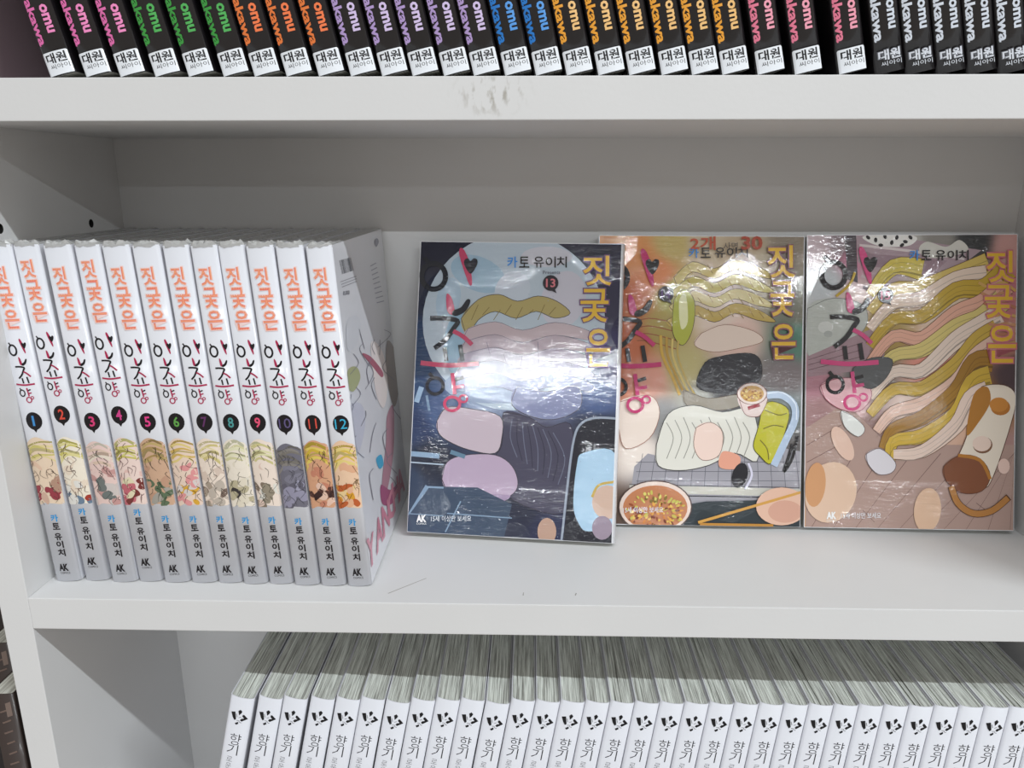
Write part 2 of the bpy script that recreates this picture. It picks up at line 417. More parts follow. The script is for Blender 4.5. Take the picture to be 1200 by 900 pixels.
# ------------------------------------------------------------------ logotype shared by the middle-shelf series
BLACK = (26, 22, 26); CRIM = (165, 38, 78)
def logotype(a, ox, oy, sx, sy, ink=BLACK, crim=CRIM):
    """ox,oy = origin, sx,sy = scale from logotype units (y down) to print units"""
    T_ = lambda pts: [(ox + x * sx, oy + y * sy) for x, y in pts]
    wd = lambda v: v * (abs(sx) + abs(sy)) / 2
    a.ring(ox + 18 * sx, oy + 33 * sy, 14 * abs(sx), 15 * abs(sy), wd(6), ink)
    a.stroke(T_([(7, 11), (14, 19)]), wd(5), ink)
    a.poly(T_([(49, 0), (54, 3), (60, 18), (63, 40), (60, 43), (54, 28), (48, 8)]), crim)
    a.poly(T_([(61, 30), (54, 20), (54, 14), (58, 12), (61, 15), (65, 12), (69, 14), (68, 21)]), ink)
    a.poly(T_([(33, 54), (39, 58), (43, 74), (41, 78), (34, 74)]), crim)
    a.poly(T_([(40, 78), (41, 73), (50, 69), (57, 60), (61, 62), (56, 73), (46, 79)]), ink)
    a.stroke(T_([(14, 82), (30, 82), (46, 85), (42, 93), (32, 107), (19, 117)]), wd(5.5), ink)
    a.stroke(T_([(41, 97), (52, 103), (63, 113)]), wd(5), crim)
    a.stroke(T_([(31, 116), (33, 132)]), wd(5), ink); a.stroke(T_([(49, 113), (52, 132)]), wd(5), ink)
    a.stroke(T_([(3, 134), (36, 137), (71, 135)]), wd(5.5), crim)
    a.ring(ox + 20 * sx, oy + 161 * sy, 9.5 * abs(sx), 9.5 * abs(sy), wd(4), ink)
    a.stroke(T_([(13, 146), (18, 152)]), wd(4), ink)
    a.stroke(T_([(40, 146), (43, 171)]), wd(4.5), crim); a.stroke(T_([(43, 154), (53, 151)]), wd(4), ink); a.stroke(T_([(43, 163), (54, 161)]), wd(4), crim)
    a.ring(ox + 40 * sx, oy + 182 * sy, 9 * abs(sx), 8 * abs(sy), wd(3.5), crim)
    a.ring(ox + 53 * sx, oy + 176 * sy, 4.5 * abs(sx), 4 * abs(sy), wd(2.5), crim)

# ------------------------------------------------------------------ middle shelf: twelve volumes, spines out
# bottom-left x, y, top-left x and thickness of each volume
VOL = [(115.7, 17.6, 107.6, 14.2), (131.9, 18.6, 122.0, 13.2), (147.6, 17.4, 137.9, 14.0), (162.3, 18.3, 153.0, 13.0), (177.0, 17.6, 167.2, 14.0), (192.3, 17.6, 182.2, 14.0),
       (207.1, 17.8, 197.4, 13.3), (221.4, 17.0, 211.7, 13.3), (235.8, 17.4, 225.2, 13.3), (250.2, 16.2, 239.5, 13.8), (265.0, 16.0, 254.2, 13.7), (279.8, 15.9, 269.1, 13.2)]
NUMCOL = [(60, 130, 190), (205, 70, 55), (200, 55, 110), (200, 60, 130), (215, 60, 130), (90, 150, 70), (90, 45, 90), (70, 140, 140), (215, 75, 110), (90, 80, 120), (205, 75, 60), (55, 165, 200)]
PAL = [[(200, 188, 112), (222, 205, 150), (228, 205, 180), (222, 190, 165), (175, 140, 120), (205, 170, 150), (150, 60, 70)],
       [(205, 195, 105), (222, 212, 150), (240, 230, 212), (232, 215, 195), (165, 60, 48), (225, 222, 215), (110, 130, 150)],
       [(228, 218, 200), (215, 190, 170), (228, 200, 192), (196, 150, 145), (112, 118, 115), (150, 70, 75), (205, 195, 190)],
       [(215, 208, 135), (200, 190, 100), (235, 212, 202), (226, 190, 180), (195, 105, 115), (120, 55, 52), (225, 215, 180)],
       [(168, 140, 88), (190, 165, 110), (205, 168, 140), (190, 150, 125), (95, 112, 86), (75, 92, 70), (165, 160, 150)],
       [(205, 172, 92), (222, 200, 130), (232, 208, 190), (222, 150, 150), (50, 42, 42), (215, 165, 60), (215, 205, 200)],
       [(225, 212, 160), (205, 190, 130), (236, 220, 205), (215, 195, 180), (165, 150, 134), (190, 178, 165), (130, 110, 100)],
       [(226, 222, 188), (210, 205, 160), (236, 226, 210), (225, 215, 195), (188, 178, 148), (60, 54, 54), (222, 215, 200)],
       [(222, 218, 172), (205, 196, 140), (238, 222, 208), (225, 200, 185), (150, 140, 122), (225, 222, 212), (130, 115, 100)],
       [(120, 115, 108), (135, 130, 125), (112, 110, 122), (126, 124, 138), (148, 145, 165), (98, 95, 108), (160, 158, 178)],
       [(205, 175, 62), (222, 198, 100), (212, 160, 126), (196, 130, 105), (88, 56, 48), (226, 190, 170), (60, 38, 36)],
       [(218, 186, 82), (230, 208, 130), (236, 200, 168), (226, 175, 140), (216, 156, 48), (190, 95, 50), (235, 205, 150)]]
WORD = ['one', 'two', 'three', 'four', 'five', 'six', 'seven', 'eight', 'nine', 'ten', 'eleven', 'twelve']
LOOK = ['straw-yellow and cream painting', 'pale gold and red painting', 'cream painting with slate grey', 'pale yellow and rose painting', 'olive brown and green painting',
        'gold and black painting', 'cream and taupe painting', 'very pale cream painting with a small black patch', 'pale cream and grey-brown painting', 'all-grey painting',
        'yellow and dark brown painting', 'orange-gold painting']
DM, HM = 128.0, 184.6
def title_art(hw, dz=0):
    a = Art(k=1.12)
    for s, x0, z0, x1, z1 in (('짓', -3.9, 165, 2.9, 174), ('궂', -3.3, 153.6, 3.7, 164), ('은', -2.9, 142.6, 4.2, 152.4)):
        a.text(s, x0 - .5, z0 + dz - .5, x1 + .5, z1 + dz + .5, (240, 205, 202), 0.05)
        a.text(s, x0, z0 + dz, x1, z1 + dz, (224, 118, 104), 0.02)
        a.text(s, x0 + .1, z0 + dz + .1, x1 - .1, z1 + dz - .1, (234, 156, 116), -0.012)
    return a
def logo_art(dz=0):
    a = Art(k=1.12); logotype(a, -5.0, 137.4 + dz, 0.142, -0.178)
    return a
def author_art(dz=0):
    a = Art(k=1.12)
    for s, z0, z1, c in (('카', 36.0, 40.2, (40, 140, 200)), ('토', 31.2, 35.2, BLACK), ('유', 25.0, 29.2, BLACK), ('이', 20.3, 24.5, BLACK), ('치', 15.3, 19.6, BLACK)):
        a.text(s, -1.7, z0 + dz, 2.3, z1 + dz, c, 0.03)
    return a
def mark_art(dz=0, col=BLACK):
    a = Art(k=1.12)
    a.text('AK', -3.1, 6.3 + dz, 2.2, 10.7 + dz, col, 0.05); a.text('COMICS', -2.9, 4.5 + dz, 2.6, 5.7 + dz, col, 0.0)
    return a
def painting(i, hw):
    """abstract watercolour patch in the volume's own colours"""
    rnd = random.Random(50 + i); p = PAL[i]; e = hw - 0.25; a = Art(rect=(-e, e, 46.0, 86.0), k=0.98)
    top = 84.5 if i not in (2, 9) else 82.5
    ends = [(-e, 47 + rnd.uniform(-1, 1)), (-e * .4, 46.3), (e * .3, 47 + rnd.uniform(-1, 1.5)), (e, 46.4)]
    a.poly([(-e - .5, 60), (-e - .5, top - 7), (-e * .7, top - 2), (-e * .1, top), (e * .5, top - 1.6), (e * 1.02, top - 5), (e + .5, 60), (e + .5, 47), (e * .3, 46.6), (-e * .4, 47.2), (-e - .5, 46.5)], p[2], True)
    def blob(x, z, rx, rz, c, rot=0):
        n = 7; q = []
        for k in range(n):
            t = 2 * math.pi * k / n; r = rnd.uniform(.75, 1.15); dx = rx * r * math.cos(t); dz = rz * r * math.sin(t)
            q.append((x + dx * math.cos(rot) - dz * math.sin(rot), z + dx * math.sin(rot) + dz * math.cos(rot)))
        a.poly(q, c)
    for k in range(6):                                     # sweeping light strands across the top
        z = top - 1.5 - k * 1.7; c = p[k % 2]
        a.stroke([(-e - 1, z - 5 + rnd.uniform(-3, 2)), (-e * .4, z - .8 + rnd.uniform(-2, .5)), (e * .3, z - .4 + rnd.uniform(-2, .5)), (e + 1, z - 4 + rnd.uniform(-3, 2))], rnd.uniform(.8, 2.6), c if k % 3 else tuple(v * .82 for v in c), True, rnd.uniform(.5, 1.6))
    for k in range(9): blob(rnd.uniform(-e, e), rnd.uniform(61, 71), rnd.uniform(1.5, 3.2), rnd.uniform(1.2, 3), p[rnd.choice((2, 2, 3))], rnd.uniform(-1, 1))
    for k in range(13): blob(rnd.uniform(-e, e), rnd.uniform(47, 60), rnd.uniform(1.6, 3.6), rnd.uniform(1.4, 3.6), p[rnd.choice((4, 4, 5, 6, 3))], rnd.uniform(-1, 1))
    dk = tuple(v * 0.45 for v in p[4])
    for k in range(22):
        x = rnd.uniform(-e, e); z = rnd.uniform(48, top - 3)
        a.stroke([(x, z), (x + rnd.uniform(-2, 2), z - rnd.uniform(1, 3)), (x + rnd.uniform(-3, 3), z - rnd.uniform(3, 6))], 0.28, dk, True, 0.12)
    return a
def wrap_cap(hw, seed):
    """sealed film over the head of the book, with a crumpled ridge along the spine"""
    rnd = random.Random(seed); bm = bmesh.new(); nx, ny = 7, 40; g = []
    for j in range(ny + 1):
        y = -0.3 + (DM + .3) * (j / ny) ** 1.5
        row = []
        for i in range(nx + 1):
            x = -hw - .05 + (2 * hw + .1) * i / nx
            z = HM + 0.5 + rnd.uniform(-.35, .45) * (1 if j < 9 else .15) + (.25 if i in (1, nx - 1) else 0)
            if 1 <= j <= 5: z += rnd.uniform(0.1, 1.9) * (rnd.random() < .6)
            if i in (0, nx): z = HM + .1
            if j == 0: z = HM + .15; 
            row.append(bm.verts.new(Vector((x, max(y, spine_y(x, hw) - .12), z)) * S))
        g.append(row)
    low = [bm.verts.new(Vector((-hw - .05 + (2 * hw + .1) * i / nx, spine_y(-hw + 2 * hw * i / nx, hw) - .14, HM - 0.5 + rnd.uniform(-.8, .3))) * S) for i in range(nx + 1)]
    for i in range(nx): bm.faces.new((low[i], low[i + 1], g[0][i + 1], g[0][i]))
    for j in range(ny):
        for i in range(nx): bm.faces.new((g[j][i], g[j][i + 1], g[j + 1][i + 1], g[j + 1][i]))
    me = bpy.data.meshes.new('shrink_wrap'); bm.to_mesh(me); bm.free()
    return me

cache = {}
for i, (xb, yb, xt, th) in enumerate(VOL):
    hw = th / 2; dz = 3.4 if i in (1, 3) else 0
    lab = 'white comic volume %d, spine out, %s' % (i + 1, LOOK[i])
    t = empty('comic_book', lab, 'book', 'wrapped comic volumes 1 to 12 standing on the middle shelf')
    P = on_spine(hw)
    if th not in cache:
        cache[th] = (cover_mesh('cover', hw, DM, HM), pages_mesh('page_block', hw, DM, HM, i))
    link('cover', cache[th][0], M_wcover, t); link('page_block', cache[th][1], M_paper, t)
    key = ('t', th, dz)
    if key not in cache: cache[key] = [x.mesh(n, P, maxlen=1.3) for x, n in ((title_art(hw, dz), 'title_lettering'), (logo_art(dz), 'name_lettering'), (author_art(dz), 'author_lettering'), (mark_art(dz), 'publisher_mark'))]
    for me, n in zip(cache[key], ('title_lettering', 'name_lettering', 'author_lettering', 'publisher_mark')): link(n, me, M_print, t)
    a = painting(i, hw); link('cover_picture', a.mesh('cover_picture', P, maxlen=1.3), M_print, t)
    a = Art(k=1.12); z = 93.4 + dz
    a.ell(0.6, z, 4.2, 4.9, (22, 18, 22)); a.poly([(-.6, z - 4.3), (1.8, z - 4.3), (.7, z - 6.4)], (22, 18, 22), False)
    s = str(i + 1)
    if len(s) == 1: a.text(s, -.9 if s != '1' else -.2, z - 2.7, 2.1 if s != '1' else 1.0, z + 2.9, NUMCOL[i], 0.02)
    else: a.text(s, -2.5 if s != '11' else -1.6, z - 2.6, 3.7 if s != '11' else 2.6, z + 2.8, NUMCOL[i], 0.0)
    tag(link('volume_number', a.mesh('volume_number', P, maxlen=1.3), M_print, t), 'black balloon with the number %d' % (i + 1))
    link('shrink_wrap', wrap_cap(hw, i), M_film, t)
    ang = -math.atan2(xb - xt, 184.6)
    # the bottom-left corner of the book rests on the shelf
    rot = Matrix.Rotation(ang, 4, 'Y'); off = rot @ Vector((hw * S, 0, 0))
    t.matrix_world = Matrix.Translation(Vector((xb, yb, 0.05)) * S + off) @ rot
    last = t
# back cover of volume 12, seen from the right: barcode, small print, pale sketching, pink romanised title
hw = VOL[-1][3] / 2
H12 = homography([(393, 289), (456, 271), (437, 687), (472.5, 611)], [(0, HM), (DM, HM), (0, 0), (DM, 0)])
a = Art(H12, (1.5, DM - .3, .3, HM - .3), k=1.1)
rnd = random.Random(4)
for k in range(15):
    x = 403.2 + k * 0.98; a.stroke([(x, 315.5 - k * .22), (x + 4.0 - .02 * k, 337.5 - k * .25)], rnd.choice((.3, .5, .8)), (58, 58, 66), False)
for k in range(3): a.stroke([(405 + k, 349 + 4 * k), (424 + k * .3, 343 + 4 * k)], 1.1, (150, 150, 160), False)
a.text('8,000', 408.5, 370.5, 416, 363, (85, 85, 95), 0.01)
for k in range(9): a.stroke([(441 + k * .8, 330 + 7 * k), (448 + k * 1.0, 326 + 7.3 * k)], 1.4, (148, 150, 165), False)
a.poly([(447, 289), (450, 286), (452, 292), (449, 300), (447, 296)], (125, 125, 140))
for pts, c in (([(413, 410), (422, 400), (429, 412), (424, 440), (414, 445)], (205, 207, 214)), ([(415, 470), (424, 468), (428, 482), (421, 497), (414, 490)], (170, 175, 130)),
               ([(417, 515), (428, 512), (433, 530), (428, 560), (420, 572), (415, 550)], (196, 198, 212)), ([(440, 440), (452, 452), (457, 490), (452, 520), (444, 500)], (232, 222, 220)),
               ([(458, 440), (466, 455), (468, 500), (462, 520), (456, 480)], (150, 140, 135)), ([(455, 530), (462, 520), (460, 570), (451, 612), (448, 600), (453, 560)], (176, 130, 145)),
               ([(443, 574), (448, 570), (450, 580), (446, 584)], (70, 165, 205)), ([(447, 600), (456, 606), (464, 600), (458, 618), (448, 618)], (160, 85, 120)),
               ([(430, 452), (440, 458), (452, 478), (450, 484), (440, 468)], (170, 95, 115))): a.poly(pts, c)
for k in range(24):
    x = rnd.uniform(410, 462); y = rnd.uniform(390, 590) + (x - 430) * .4
    a.stroke([(x, y), (x + rnd.uniform(-6, 8), y + rnd.uniform(4, 16)), (x + rnd.uniform(-8, 8), y + rnd.uniform(16, 32))], .6, (128, 126, 138))
cp_ = a.mesh('back_cover_picture', lambda u, v, e: (hw + e + .02, u, v)); link('back_cover_picture', cp_, M_print, last)
a = Art(H12, (1.5, DM - .3, .3, HM - .3), k=1.1); a.base = 60
for s, (x, y) in zip('YANCHA', ((434, 679), (441.5, 664), (448, 651.5), (453.5, 640.5), (458, 630.5), (463, 621))):
    f = homography([(0, 0), (1, 0), (0, 1), (1, 1)], [(x, y - 1), (x + 6.4, y - 14), (x - 1.5, y - 30), (x + 5.0, y - 38)]); vs, fs = glyph(s, .03)
    a.add([H12(f(v)) for v in vs], fs, rgb((200, 130, 150), 1.1))
link('back_cover_lettering', a.mesh('back_cover_lettering', lambda u, v, e: (hw + e + .02, u, v)), M_print, last)

# ------------------------------------------------------------------ three volumes facing out
def facing(label, x, y, lean, yaw_, roll_, W_, H_, th, quad, art_fn):
    t = empty('comic_book', label, 'book', 'three comic volumes leaning face out on the middle shelf')
    hw = th / 2
    link('cover', cover_mesh('cover', hw, W_, H_), M_wrappedwhite, t); link('page_block', pages_mesh('page_block', hw, W_, H_, 9), M_paper, t)
    hm = homography(quad, [(0, H_), (W_, H_), (0, 0), (W_, 0)])
    place = lambda u, v, e: (-hw - e, W_ - u, v)
    arts = art_fn(hm, W_, H_)
    base = 0
    for nm_, a in arts:
        a.base = base; base += len(a.items); link(nm_, a.mesh(nm_, place), M_wrapped, t)
    Wd = Vector((math.cos(yaw_), math.sin(yaw_), 0)); Hd = Vector((0, math.sin(lean), math.cos(lean))); Hd = (Hd - Wd * Wd.dot(Hd)).normalized()
    Wd, Hd = Wd * math.cos(roll_) + Hd * math.sin(roll_), Hd * math.cos(roll_) - Wd * math.sin(roll_)
    yl = -Wd; zl = Hd; xl = yl.cross(zl)
    m = Matrix((xl, yl, zl)).transposed().to_4x4()
    O = Vector((x, y, th * math.sin(lean)))                                # front lower left corner
    m.translation = (O + Wd * W_ + xl * hw) * S
    t.matrix_world = m
    return t

YEL = (214, 172, 52)
def heading(hm, W_, H_, dx, dy, boxes, glow, author, num, numc, agex, ak=True, darkink=BLACK, crim=(185, 50, 95)):
    r = (.4, W_ - .4, .4, H_ - .4)
    a = Art(hm, r)
    for s, (x0, y0, x1, y1) in zip('짓궂은', boxes):
        a.text(s, x0 - 1.4, y1 + 1.4, x1 + 1.4, y0 - 1.4, glow, 0.05, res=3); a.text(s, x0, y1, x1, y0, YEL, 0.012, res=3)
    a2 = Art(hm, r); logotype(a2, 490 + dx, 290 + dy, 1, 1, darkink, crim)
    b_ = Art(hm, r); x0, y0, x1, y1 = author
    b_.text('카', x0, y1, x0 + 12, y0, (50, 130, 205), .015, res=3)
    for s, o in (('토', 14), ('유', 31), ('이', 45), ('치', 58)): b_.text(s, x0 + o, y1, x0 + o + 12, y0, BLACK, .012, res=3)
    c = Art(hm, r); cx, cy = num[1]
    c.ell(cx, cy, 9.2, 9.2, (30, 22, 34)); c.poly([(cx - 1, cy + 8), (cx + 5, cy + 7), (cx + 7, cy + 12)], (30, 22, 34), False)
    c.text(num[0], cx - 5.5, cy + 5, cx + 5.5, cy - 5, numc, .02, res=3)
    d = Art(hm, r)
    if ak:
        d.text('AK', agex[0], agex[1], agex[0] + 11.5, agex[1] - 8.5, (235, 238, 242), .05); d.text('COMICS', agex[0], agex[1] + 3, agex[0] + 11.5, agex[1] + .8, (225, 230, 235), 0)
    d.text('15세 이상만 보세요', agex[0] + 17, agex[1] - .5, agex[0] + 64, agex[1] - 7.5, (215, 220, 226), .0)
    return [('name_lettering', a2), ('title_lettering', a), ('author_lettering', b_), ('volume_number', c), ('publisher_mark', d)]

def art13(hm, W_, H_):
    r = (.4, W_ - 2.6, .4, H_ - .4); a = Art(hm, r, k=0.98)
    a.wash([(495, 290, (26, 28, 48)), (520, 290, (28, 30, 50)), (720, 290, (30, 30, 52)), (490, 340, (34, 40, 62)), (484, 400, (42, 66, 100)), (484, 450, (45, 70, 105)), (722, 350, (38, 36, 66)), (718, 420, (50, 48, 92)),
            (482, 500, (40, 55, 90)), (520, 480, (70, 90, 130)), (560, 450, (150, 165, 190)), (640, 460, (140, 150, 180)), (700, 470, (70, 90, 135)), (480, 560, (45, 60, 85)), (500, 540, (30, 35, 52)), (490, 610, (48, 68, 92)),
            (540, 600, (52, 66, 90)), (590, 610, (34, 40, 62)), (640, 560, (50, 50, 72)), (630, 520, (62, 60, 82)), (610, 590, (34, 38, 58)), (650, 620, (40, 45, 75)), (700, 500, (36, 40, 58)), (715, 600, (50, 70, 110))], (.4, W_ - 2.6, .4, H_ - .4))
    a.ell(602, 376, 107, 104, (186, 200, 212), 48)                       # the moon
    for x, y, rx, ry, c, ro in ((560, 320, 34, 20, (160, 188, 208), .4), (540, 400, 20, 40, (150, 184, 206), .1), (640, 300, 30, 12, (205, 205, 215), 0), (600, 340, 20, 24, (196, 206, 218), .5), (660, 350, 26, 34, (200, 198, 210), .3),
                                (525, 350, 14, 26, (172, 194, 212), .2), (620, 420, 60, 28, (182, 172, 184), .1), (580, 450, 60, 22, (150, 165, 190), 0)): a.ell(x, y, rx, ry, c, 24, ro)
    line = (70, 66, 74)
    # straw ribbon and grey drapery drifting below the moon, no figure
    a.poly([(540, 372), (560, 350), (584, 344), (606, 352), (630, 346), (652, 352), (668, 366), (650, 372), (628, 364), (604, 372), (580, 364), (560, 374), (548, 392)], (178, 162, 102), line=line, lw=.8)
    for k in range(8): a.stroke([(552 + k * 13, 374 - (k % 2) * 6), (560 + k * 13, 356 + (k % 3) * 3)], .8, (128, 112, 62))
    for k, c in enumerate(((196, 178, 184), (184, 168, 178), (176, 166, 184), (160, 156, 180), (140, 146, 176))):
        y = 384 + k * 15; a.poly([(548 - k * 3, y), (580, y - 8), (612, y + 2), (650, y - 7), (690, y + 3), (692, y + 14), (650, y + 8), (612, y + 16), (580, y + 8), (545 - k * 3, y + 14)], c, line=(104, 98, 112), lw=.6)
    for k in range(6): a.stroke([(570 + k * 20, 400 + (k % 3) * 14), (574 + k * 19, 414 + (k % 2) * 10)], .7, (120, 116, 134))
    a.poly([(606, 452), (640, 458), (676, 452), (680, 476), (654, 490), (625, 488), (600, 474)], (124, 130, 165), line=line, lw=.8)
    # cloth and two smooth stones
    a.poly([(590, 482), (620, 488), (640, 500), (668, 496), (672, 540), (664, 600), (600, 584), (580, 540), (588, 520)], (66, 64, 84), line=(40, 38, 52), lw=.8)
    for k in range(9): a.stroke([(600 + k * 6, 490 + k * 2), (598 + k * 8, 512 + k * 3), (606 + k * 6, 535 + k * 4)], 1.0, (44, 44, 62) if k % 2 else (100, 104, 124))
    a.poly([(512, 492), (524, 476), (552, 478), (586, 487), (588, 512), (580, 530), (550, 526), (526, 516), (514, 506)], (192, 176, 186), line=(60, 56, 66), lw=.9)
    a.poly([(518, 560), (524, 540), (545, 532), (580, 532), (600, 545), (607, 566), (598, 580), (570, 588), (545, 586), (526, 576)], (180, 160, 182), line=(60, 56, 66), lw=.9)
    a.poly([(545, 580), (575, 578), (598, 580), (585, 588), (556, 590)], (160, 140, 168))
    # lit window bars and floor slabs
    for p0, p1, wd_, c in (((481, 530), (515, 533), 6, (140, 165, 190)), ((480, 540), (520, 543), 1.6, (175, 190, 205)), ((488, 470), (494, 452), 6, (150, 175, 200)), ((528, 528), (545, 534), 5, (96, 128, 150)), ((500, 462), (503, 480), 3, (120, 145, 170))): a.stroke([p0, p1], wd_, c, False)
    a.poly([(477, 600), (500, 568), (560, 570), (600, 590), (590, 632), (477, 622)], (58, 74, 96), False)
    for p0, p1, wd_ in (((477, 601), (501, 568), 5), ((500, 569), (520, 570), 2.2), ((540, 586), (522, 622), 1.4), ((524, 600), (600, 606), 1.2), ((478, 600), (520, 603), 1)): a.stroke([p0, p1], wd_, (130, 155, 180), False)
    # hand-held screen frame at lower right
    a.poly([(660, 636), (668, 560), (674, 510), (684, 494), (700, 489), (724, 490), (724, 640)], (26, 28, 40), False)
    a.stroke([(658, 636), (666, 560), (673, 512), (682, 495), (698, 489), (724, 490)], 2.6, (150, 160, 176))
    a.poly([(672, 590), (676, 545), (684, 530), (722, 532), (722, 610), (690, 622), (678, 612)], (165, 198, 222))
    a.ell(712, 588, 18, 20, (206, 176, 158)); a.stroke([(694, 582), (702, 568), (722, 564)], 3, (196, 165, 80)); a.ell(706, 618, 12, 14, (150, 134, 150)); a.ell(641, 622, 11, 16, (184, 150, 132))
    rn = random.Random(2)
    for k in range(34): x = rn.uniform(480, 720); a.ell(x, rn.uniform(290, 630), .5, .5, (150, 165, 185), 6)
    h = heading(hm, W_, H_, 0, 0, ((683, 299, 716, 334), (680, 338, 713, 377), (687, 385, 715, 429)), (104, 74, 110), (594, 300, 664, 313), ('13', (645, 331)), (200, 110, 120), (488.5, 610), crim=(186, 62, 96), darkink=(22, 26, 36))
    h[2][1].text('Presents', 636, 320.5, 656, 316.5, (90, 90, 105), 0)
    return [('cover_picture', a)] + h
def art14(hm, W_, H_):
    r = (.4, W_ - 2.0, .4, H_ - .4); a = Art(hm, r, k=1.0)
    a.wash([(715, 285, (212, 150, 84)), (745, 300, (222, 150, 92)), (770, 320, (224, 140, 88)), (740, 350, (196, 106, 60)), (775, 385, (170, 150, 80)), (790, 345, (186, 186, 110)), (790, 285, (196, 175, 110)), (825, 285, (205, 188, 160)), (870, 285, (190, 170, 142)),
            (930, 285, (140, 128, 112)), (890, 320, (190, 178, 150)), (935, 360, (120, 120, 105)), (938, 400, (84, 130, 112)), (925, 440, (128, 118, 120)), (740, 400, (196, 108, 70)), (722, 440, (206, 128, 98)), (760, 440, (216, 150, 130)), (845, 370, (226, 206, 192)), (860, 395, (226, 190, 178)),
            (838, 348, (224, 208, 196)), (800, 430, (190, 178, 120)), (850, 460, (60, 58, 60)), (820, 470, (180, 180, 172)), (775, 490, (140, 140, 140)), (732, 500, (224, 192, 178)), (745, 530, (236, 224, 214)), (770, 560, (150, 148, 152)), (925, 480, (110, 120, 120)), (937, 530, (96, 92, 92)),
            (830, 565, (160, 156, 162)), (900, 560, (168, 162, 160)), (850, 596, (46, 56, 62)), (910, 606, (210, 168, 146)), (735, 600, (90, 70, 60))], (.4, W_ - 2.0, .4, H_ - .4))
    line = (84, 62, 40)
    for k in range(4): a.stroke([(734 + k * 4, 380 + k * 6), (760, 372 + k * 9), (792, 378 + k * 10)], 1.2, (150, 84, 50))
    # tiled floor
    a.poly([(735, 590), (742, 545), (758, 530), (800, 540), (920, 525), (944, 530), (942, 586)], (158, 156, 164), False)
    for k in range(13): a.stroke([(752 + k * 15, 530), (744 + k * 16, 572)], .6, (96, 96, 106), False)
    for y in (540, 551, 562): a.stroke([(744, y), (942, y + 1)], .6, (96, 96, 106), False)
    a.stroke([(736, 571), (942, 577)], 9, (196, 194, 184), False); a.stroke([(736, 566), (942, 571)], .8, (60, 60, 66), False); a.stroke([(736, 578), (942, 583)], 1.2, (30, 34, 40), False)
    # flowing straw, lime and gold ribbons on a warm ground, black and white cloth below
    for k, c in enumerate(((208, 190, 116), (196, 184, 96), (214, 200, 140), (190, 164, 84))):
        y = 312 + k * 17; a.poly([(790 - k * 3, y + 12), (812, y - 6), (838, y + 2), (862, y - 8), (890, y), (910, y + 14), (888, y + 12), (862, y + 4), (838, y + 14), (812, y + 6), (796, y + 22)], c, line=line, lw=.7)
        for j in range(8): a.stroke([(806 + j * 12, y - 2 + (j % 2) * 4), (812 + j * 12, y + 8 + (j % 2) * 2)], .9, (150, 122, 58))
    a.poly([(790, 350), (802, 338), (814, 352), (812, 384), (800, 404), (788, 388)], (178, 182, 66), line=line, lw=.7); a.poly([(796, 352), (804, 346), (806, 376), (798, 384)], (230, 230, 180))
    a.poly([(822, 390), (850, 380), (884, 388), (894, 400), (866, 408), (836, 412), (814, 404)], (230, 210, 196), line=(150, 110, 90), lw=.6)
    for k in range(4): a.stroke([(774 + k * 7, 392 + 2 * k), (776 + k * 6, 416), (788 + k * 5, 442), (796 + k * 6, 462)], 3.4 - k * .4, ((204, 164, 66), (186, 148, 60), (214, 190, 110), (196, 170, 92))[k])
    a.poly([(826, 424), (850, 416), (880, 414), (892, 424), (890, 446), (866, 458), (842, 460), (816, 452)], (42, 42, 50), line=(20, 18, 22), lw=.8)
    a.poly([(800, 456), (830, 466), (866, 462), (868, 474), (842, 480), (806, 476)], (150, 142, 128), line=line, lw=.6)
    a.poly([(768, 520), (782, 484), (812, 474), (846, 482), (878, 478), (888, 506), (886, 540), (860, 530), (830, 544), (796, 550), (770, 544)], (222, 220, 210), line=(60, 60, 60), lw=.9)
    for k in range(10): a.stroke([(780 + k * 10, 494 - (k % 3) * 3), (788 + k * 10, 512), (780 + k * 10, 536)], 1.0, (150, 148, 140))
    a.poly([(815, 500), (832, 494), (846, 506), (842, 532), (822, 538), (812, 522)], (236, 210, 198), line=(120, 90, 80), lw=.7); a.poly([(846, 528), (866, 534), (862, 548), (842, 546)], (226, 160, 136))
    a.ell(866, 556, 9, 15, (30, 30, 38), 18, .3); a.stroke([(876, 542), (880, 556), (872, 572)], 2.6, (214, 212, 230))
    a.poly([(724, 470), (760, 462), (772, 482), (760, 512), (732, 524), (724, 500)], (234, 218, 206), line=(150, 90, 70), lw=.7)
    # yellow bag, pale tube, noodle cup
    a.poly([(893, 476), (905, 470), (924, 480), (920, 505), (904, 542), (890, 534), (882, 522), (888, 500)], (188, 184, 44), line=(70, 66, 20), lw=1)
    for p in ([(896, 480), (912, 486), (922, 484)], [(894, 502), (906, 498), (918, 500)], [(890, 515), (898, 525), (900, 538)]): a.stroke(p, 1.2, (110, 100, 30))
    a.stroke([(897, 463), (916, 463), (930, 474), (931, 492), (920, 516), (906, 545)], 8.5, (176, 194, 216)); a.stroke([(897, 461), (917, 460), (932, 473), (933, 492)], 1.2, (222, 232, 244))
    a.stroke([(934, 510), (928, 536), (918, 552), (922, 540), (928, 520)], 3.5, (24, 22, 26))
    a.poly([(865, 464), (898, 464), (892, 484), (884, 488), (872, 484)], (226, 206, 200), line=(120, 60, 60), lw=.7); a.stroke([(876, 478), (890, 474)], 4, (150, 40, 54))
    a.ell(881, 461, 18, 13, (120, 66, 60)); a.ell(881, 461, 17, 12.2, (232, 214, 206)); a.ell(881, 461, 14, 9.6, (196, 150, 70))
    rn = random.Random(7)
